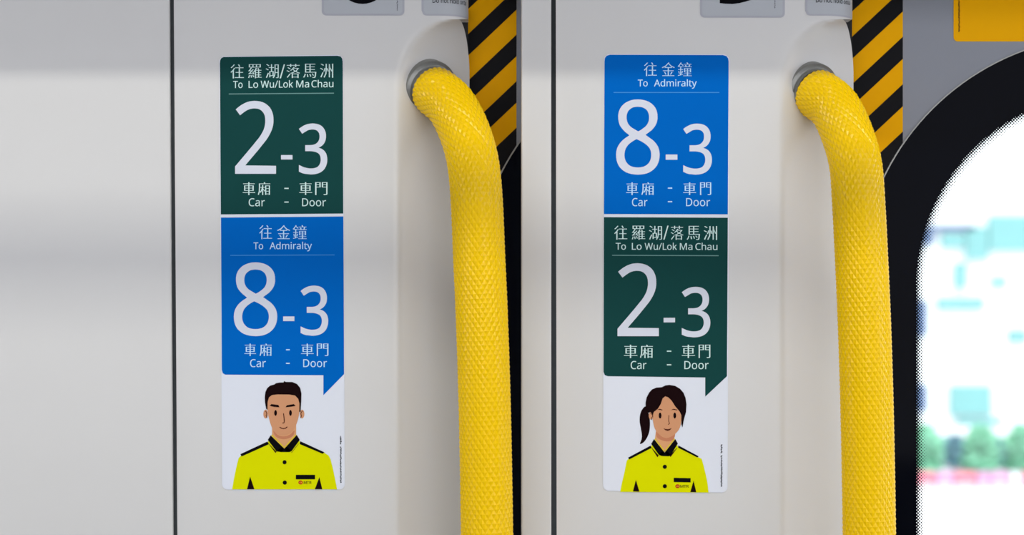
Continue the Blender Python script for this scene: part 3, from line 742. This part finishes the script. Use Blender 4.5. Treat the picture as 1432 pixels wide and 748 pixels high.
# --- sign on the right panel
s2 = tag(empty('door_sign', P(931, 688, 0)), 'upright sign with the blue block on top and a woman with a ponytail below', 'sign', 'car and door number signs')
flat('sticker_base', [warp_base((844.6, 75.6), (1020.0, 76.4), (1017.4, 688.8), (843.2, 686.2), 8)], D0, M['white'], s2, thick=.75)
R_b = [(845.4, 86), (846, 81), (848.4, 78), (853, 76.5), (1011, 76.9), (1016, 78.4), (1018.4, 81.8), (1019, 86), (1017.8, 299.7), (844.6, 299.3)]
block(s2, 'blue', R_b, (858, 1006, 129.3),
      [('往', 900.5, 918.6), ('金', 925.5, 943.8), ('鐘', 947.8, 967.5)], (87.3, 106.3), None,
      [('To', 892, 905.8), ('Admiralty', 914.6, 974.4)], (111.4, 120.7),
      [('8', 861.6, 922.5, 139, 244.2), ('3', 955.4, 995.6, 172.8, 244.2)], (930.9, 947.3, 216, 223.3),
      [('車', 875.6, 892.4), ('廂', 897, 914.5), ('車', 955.4, 973.5), ('門', 979, 994.6)], (255, 272.6),
      [('Car', 883.8, 905.4), ('Door', 959.5, 993)], (277, 288.2), [(934, 940, 263), (934, 940, 282)], 0.0)
R_g = [(844.6, 303.6), (1017.8, 304.4), (1016.6, 526), (986.2, 554.6), (986.2, 527.8), (850, 526), (845.8, 524.4), (844, 520)]
block(s2, 'green', R_g, (856, 1005, 356.9),
      [('往', 859, 877.2), ('羅', 883.6, 902.3), ('湖', 907.4, 925.8), ('落', 937.9, 955.9), ('馬', 960.3, 978.8), ('洲', 984, 1002.9)], (315.5, 335), (927.5, 935),
      [('To', 861, 875.3), ('Lo', 883.6, 897.3), ('Wu/Lok', 901.5, 946.7), ('Ma', 950.7, 968.4), ('Chau', 972.4, 1003.3)], (339.6, 348.9),
      [('2', 863.5, 921.3, 368, 470), ('3', 953.4, 993.4, 401, 471.7)], (928, 944, 444.3, 450.7),
      [('車', 872.5, 891.3), ('廂', 895, 913), ('車', 953.4, 972), ('門', 977, 993.4)], (482, 500.5),
      [('Car', 882, 904), ('Door', 957, 991)], (504.8, 516), [(932.6, 938.8, 491), (932.6, 938.8, 510)], 0.004)
A = lambda pts: conv(870, 525, 6.233, pts)
B = lambda pts: conv(832, 520, 4.155, pts)
woman = [
 ('ponytail', 1, 'hair', [A(SL([(205, 270), (175, 295), (157, 340), (153, 400), (163, 460), (172, 520), (168, 560), (155, 597), (190, 580), (222, 532), (240, 470), (242, 390), (228, 320)]))]),
 ('neck', 1, 'neck', [A([(296, 470), (286, 555), (372, 668), (456, 560), (452, 480)])]),
 ('shirt', 0, 'lime', [B([(147, 697), (158, 640), (172, 580), (185, 515), (200, 500), (325, 436), (343, 395), (405, 470), (467, 395), (482, 436), (600, 495), (620, 505), (630, 540), (645, 600), (655, 650), (660, 701)])]),
 ('shoulder_stripe', 2, 'inkk', [B([(192, 498), (200, 508), (330, 441), (323, 428)]), B([(485, 427), (603, 490), (595, 497), (483, 440)])]),
 ('collar', 3, 'inkk', [B([(343, 390), (327, 418), (370, 480), (392, 489), (405, 468)]), B([(467, 390), (482, 416), (440, 484), (425, 490), (405, 468)]), B([(370, 480), (392, 462), (405, 468), (420, 462), (440, 482), (428, 490), (385, 488)])]),
 ('collar_trim', 2, 'gold', [B(stroke([(348, 388), (405, 462)], 8)), B(stroke([(463, 388), (405, 462)], 7))]),
 ('collar_seam', 2, 'brown', [B(stroke([(330, 442), (364, 495), (370, 484)], 2.6)), B(stroke([(477, 442), (438, 494), (434, 484)], 2.6))]),
 ('button', 2, 'inkk', [B(ell(406, 551, 12, 12)), B(ell(406, 664, 12, 12))]),
 ('name_badge', 2, 'inkk', [B([(458, 615), (556, 617), (556, 642), (458, 640)])]),
 ('side_fold', 2, 'hair', [B([(238, 627), (258, 695), (221, 694)]), B([(573, 632), (589, 699), (554, 698)])]),
 ('chin_shadow', 2, 'chin', [A(SL([(300, 490), (340, 528), (390, 545), (440, 525), (462, 510), (445, 560), (385, 574), (310, 545)]))]),
 ('face', 3, 'skin', [A(SL([(268, 330), (310, 270), (340, 200), (375, 170), (420, 190), (470, 250), (516, 330), (512, 420), (490, 478), (445, 522), (392, 544), (342, 526), (300, 488), (275, 430)]))]),
 ('ear', 3, 'skin', [A(ell(252, 350, 20, 34))]),
 ('ear_line', 4, 'brown', [A(stroke([(248, 330), (262, 340), (266, 358), (254, 368), (258, 388)], 6))]),
 ('hair', 4, 'hair', [A([(232, 325), (215, 305), (205, 280), (205, 235), (214, 190), (236, 148), (262, 120), (300, 105), (345, 102), (378, 86), (412, 82), (462, 90), (505, 115), (535, 150), (553, 195), (561, 250), (557, 320), (538, 385), (526, 452), (517, 425), (516, 345), (500, 312), (462, 268), (432, 220), (402, 190), (376, 182), (354, 198), (336, 250), (312, 290), (276, 318), (268, 345), (258, 330), (245, 318)])]),
 ('eyebrow', 4, 'brown', [A([(306, 298), (328, 290), (352, 298), (350, 304), (325, 300)]), A([(424, 302), (448, 290), (482, 298), (480, 304), (448, 299)])]),
 ('eye', 4, 'hair', [A(ell(331, 349, 12, 26)), A(ell(459, 349, 12, 26))]),
 ('nose_line', 4, 'brown', [A(stroke([(408, 345), (406, 380), (406, 400), (414, 418), (400, 428)], 6))]),
 ('mouth', 4, 'brown', [A([(358, 459), (380, 466), (405, 467), (432, 459), (418, 476), (398, 483), (376, 477)])]),
 ('logo_ring', 2, 'red', [B(ell(480, 664, 13, 11))]),
 ('logo_centre', 3, 'gold', [B(ell(480, 664, 6.5, 5.5))]),
]
bk = [(844.2, 528), (985.4, 529.8), (985.4, 556), (987, 555.5), (1016.6, 528), (1016.6, 680), (1015, 685), (1010, 688), (851, 685.8), (846.5, 684.5), (844, 680)]
pb = portrait(s2, woman, bk, 'dark-haired woman with a ponytail in a yellow uniform shirt')
put('logo_lettering', latin('MTR', *[832+v/4.155 for v in (496, 545)], *[520+v/4.155 for v in (657, 672)], -1.5, ex=14, ey=8), M['inkk'], pb, 'letters MTR beside the ring')
put('logo_bar', plate([B([(478.5, 656), (481.5, 656), (481.5, 672), (478.5, 672)])], -1.8), M['red'], pb)
put('fine_print', fine_print(1007.6, 1010.4, [(621.5, 633.5), (636.5, 679.5)], D2, 2), M['dim'], s2)

# ------------------------------------------------------------------ silver notices at the top
def notice(px, x0, x1, yb, label, disc, pr, seed):
    r = tag(empty('notice', P((x0+x1)/2, yb, 0)), label, 'notice')
    flat('sticker_rim', [rrect(x0, PYT+12, x1, yb, 6, 5, 'br bl')], D0, M['silver2'], r, thick=.75)
    flat('sticker_face', [rrect(x0+3, PYT+14, x1-3, yb-2.6, 4, 5, 'br bl')], D1, M['silver'], r)
    put('symbol', plate([disc], D2), M['inkk'], r, 'black symbol, mostly above the picture')
    put('fine_print', fine_print(pr[0], pr[0]+1.8, [(-60, pr[1])], D2, seed), M['dim'], r)
notice(0, 450, 565.5, 21.6, 'silver notice with a round black symbol above the left sign', ell(507, -31, 36.5, 36.5, 40), (554.6, 14), 7)
sh = [(1006.5, -40), (1006.5, 4.4), (1014, 5.2), (1024, 5.6), (1034, 4.4), (1043, 2.2), (1050, 0), (1066, -8), (1076, -24), (1078, -40)]
notice(0, 979, 1097.5, 24.6, 'silver notice with a cut-off black symbol above the right sign', sh, (1083, 11.5), 8)

def wrapped(ox, x0, y_b, text, tx, ty, cap, label):
    """notice that follows the rounded panel edge"""
    r = tag(empty('notice', P(x0+20, y_b, 0)), label, 'notice')
    xe = 654.2+ox
    df = lambda x, y: surf(x, 0, ox)
    def grid(nm, xa, ya, yb_, off, m, cr, th):
        V, F = [], []
        n = 44
        xs = [xa+(xe-xa)*(1-(1-i/n)**1.6) for i in range(n+1)]
        for x in xs:
            q = max(0, cr-(x-xa)); yy = yb_-(cr-math.sqrt(max(0, cr*cr-q*q)))
            # the sticker's lower edge is level in the world; P() at panel scale keeps z
            for y in (ya, yy):
                d = df(x, y)+off; p = P(x, y, d); p.z = (CY-y)*U; V.append(p)
            for y in (yy, ya):
                d = df(x, y)+off+th; p = P(x, y, d); p.z = (CY-y)*U; V.append(p)
        for i in range(n):
            for k in range(4):
                a, b = i*4+k, i*4+(k+1) % 4; F.append((a, b, b+4, a+4))
        F += [(0, 1, 2, 3), (n*4+3, n*4+2, n*4+1, n*4)]
        return mesh(nm, V, F, m, r)
    grid('sticker_rim', x0, PYT+12, y_b, -0.75, M['silver2'], 7, 0.7)
    grid('sticker_face', x0+3, PYT+14, y_b-2.4, -0.95, M['silver'], 5, 0.15)
    # text laid along the surface: arc length instead of x
    V, F = latin(text, 0, tx[1]-tx[0], ty-cap, ty, 0, ex=8, ey=6)
    # convert: local x (u) along the surface
    tab = []; s = 0; px_ = tx[0]; pd = df(px_, 0)
    x = px_
    while x < xe:
        tab.append((s, x, pd)); nx = x+0.25; nd = df(nx, 0); s += math.hypot(0.25, nd-pd); x = nx; pd = nd
    V2 = []
    for v in V:
        u = v.x/U+CX
        k = min(range(len(tab)), key=lambda i: abs(tab[i][0]-u)) if u < tab[-1][0] else len(tab)-1
        p = P(tab[k][1], 0, tab[k][2]-1.4); p.z = v.z; V2.append(p)
    F2 = [f for f in F if all((V[i].x/U+CX) < tab[-1][0] for i in f)]
    put('lettering', (V2, F2), M['inkk'], r, 'black line of warning text')
wrapped(0, 589.5, 21.8, 'Do not hold onto', (605, 663), 4.0, 6.5, 'silver warning notice wrapping the panel edge above the left grab handle')
wrapped(537, 1126, 21.8, 'Do not hold onto', (1141, 1199), 3.5, 6.5, 'silver warning notice wrapping the panel edge above the right grab handle')

# ------------------------------------------------------------------ outside, seen blurred through the right window
def Q(px, py, Y):
    """point at Y metres in front of the camera"""
    return Vector(((px-CX)/DIST*Y, Y-DIST*U, (CY-py)/DIST*Y))
M['concrete'] = mat('pale_concrete', srgb(225, 226, 226), 0.9, 0, 0.2, 0, 0.8, 0.05)
M['facade'] = mat('white_facade', srgb(232, 238, 240), 0.8, 0, 0.2, 0, 0.5, 0.03)
M['aqua'] = mat('aqua_glazing', srgb(120, 178, 178), 0.4, 0, 0.4, 0, 0.6, 0.15)
M['slate'] = mat('blue_grey_soffit', srgb(88, 112, 150), 0.6, 0, 0.3, 0, 0.6, 0.15)
M['leafg'] = mat('hedge_leaves', srgb(140, 206, 174), 0.8, 0, 0.2, 0, 1.2, 0.4)
M['leafd'] = mat('shrub_leaves', srgb(112, 160, 176), 0.8, 0, 0.2, 0, 1.2, 0.4)
M['pink'] = mat('pink_barrier_paint', srgb(228, 132, 150), 0.6, 0, 0.3, 0, 1.0, 0.15)
M['lilac'] = mat('pale_barrier_paint', srgb(212, 160, 196), 0.6, 0, 0.3, 0, 1.0, 0.1)
GZ = Q(0, 682, 30).z
g = tag(box('ground', -60, 90, 2.0, 160, GZ-.3, GZ, M['concrete']), kind='structure')
bld = tag(empty('building', (11, 42, GZ)), 'bright white building beyond the window, with pale aqua glazing', 'building')
Yb = 42.0
def pxbox(name, x0, x1, y0, y1, Y, thick, m, parent):
    a = Q(x0, y1, Y); b = Q(x1, y0, Y)
    return box(name, a.x, b.x, a.y, a.y+thick, max(a.z, GZ), b.z, m, parent)
yb0 = Q(0, 0, Yb).y
box('wall', 4.0, 40.0, yb0, yb0+8, GZ, 14, M['facade'], bld)
for nm, x0, x1, y0, y1, m in (
    ('canopy', 1270, 1365, 316, 322, 'slate'), ('window', 1270, 1306, 322, 342, 'slate'), ('window', 1318, 1350, 326, 346, 'aqua'),
    ('window', 1352, 1382, 318, 362, 'aqua'), ('window', 1384, 1460, 302, 350, 'aqua'), ('window', 1336, 1352, 368, 402, 'aqua'),
    ('window', 1268, 1296, 420, 470, 'slate'), ('balcony', 1312, 1376, 417, 432, 'aqua'), 
    ('window', 1388, 1408, 388, 400, 'aqua'), ('window', 1412, 1436, 462, 478, 'aqua'), ('window', 1268, 1296, 538, 575, 'slate'),
    ('window', 1330, 1386, 540, 580, 'aqua'), ('window', 1392, 1440, 225, 260, 'facade'), ('door', 1340, 1400, 585, 640, 'aqua')):
    pxbox(nm, x0, x1, y0, y1, Yb-0.15, 0.3, M[m], bld)
# shrubs
def shrub(cx, y0, y1, wpx, Y, m, label, seed):
    r = random.Random(seed)
    a = Q(cx, y1, Y); top = Q(cx, y0, Y); root = tag(empty('shrub', (a.x, a.y, GZ)), label, 'shrub', 'shrubs beyond the window')
    V, F = [], []
    wd = wpx/DIST*Y; h = top.z-GZ
    for k in range(420):
        th = r.uniform(0, 2*math.pi); z = r.random(); rr = math.sqrt(r.random())*math.sqrt(max(0, 1-(2*max(.5, z)-1)**2))*(.8+.2*r.random())
        c = Vector((a.x+math.cos(th)*rr*wd/2, a.y+math.sin(th)*rr*wd/3, GZ+.1+z*h*.95))
        s = .11*r.uniform(.7, 1.4); u = Vector((r.uniform(-1, 1), r.uniform(-1, 1), r.uniform(-1, 1))).normalized(); v = u.orthogonal().normalized()
        n = len(V); V += [c-u*s, c+v*s*.6, c+u*s, c-v*s*.6]; F.append((n, n+1, n+2, n+3))
    FLAT.add('foliage'); mesh('foliage', V, F, m, root)
    cyl('stem', (a.x, a.y, GZ), (a.x, a.y, GZ+h*.7), .05, M['leafd'], root, 8)
for i, (cx, y0, wp, Y, m, lb) in enumerate((
    (1292, 600, 56, 32, 'leafg', 'low green shrub at the left edge of the window, behind the barrier'),
    (1335, 618, 50, 33, 'leafd', 'dark blue-green shrub beyond the window, second from the left'),
    (1372, 603, 54, 32, 'leafg', 'tall green shrub beyond the middle of the window'),
    (1402, 622, 40, 33, 'leafd', 'low dark shrub beyond the window between two green ones'),
    (1428, 600, 46, 32, 'leafg', 'green shrub at the right edge of the picture, beyond the window'))):
    shrub(cx, y0, 680, wp, Y, M[m], lb, i)
bar = tag(empty('barrier', (7, Q(0, 0, 30).y, GZ)), 'low pink and lilac roadside barrier below the shrubs, beyond the window', 'barrier')
for i, (a, b, c) in enumerate(((1262, 1308, 'pink'), (1308, 1334, 'lilac'), (1334, 1366, 'pink'), (1366, 1384, 'lilac'), (1384, 1412, 'lilac'), (1412, 1428, 'facade'), (1428, 1470, 'pink'))):
    pxbox('board', a+.4, b-.4, 660, 676, 30, .12, M[c], bar)
    pxbox('post', a, a+2, 660, 682, 30, .15, M['lilac'], bar)
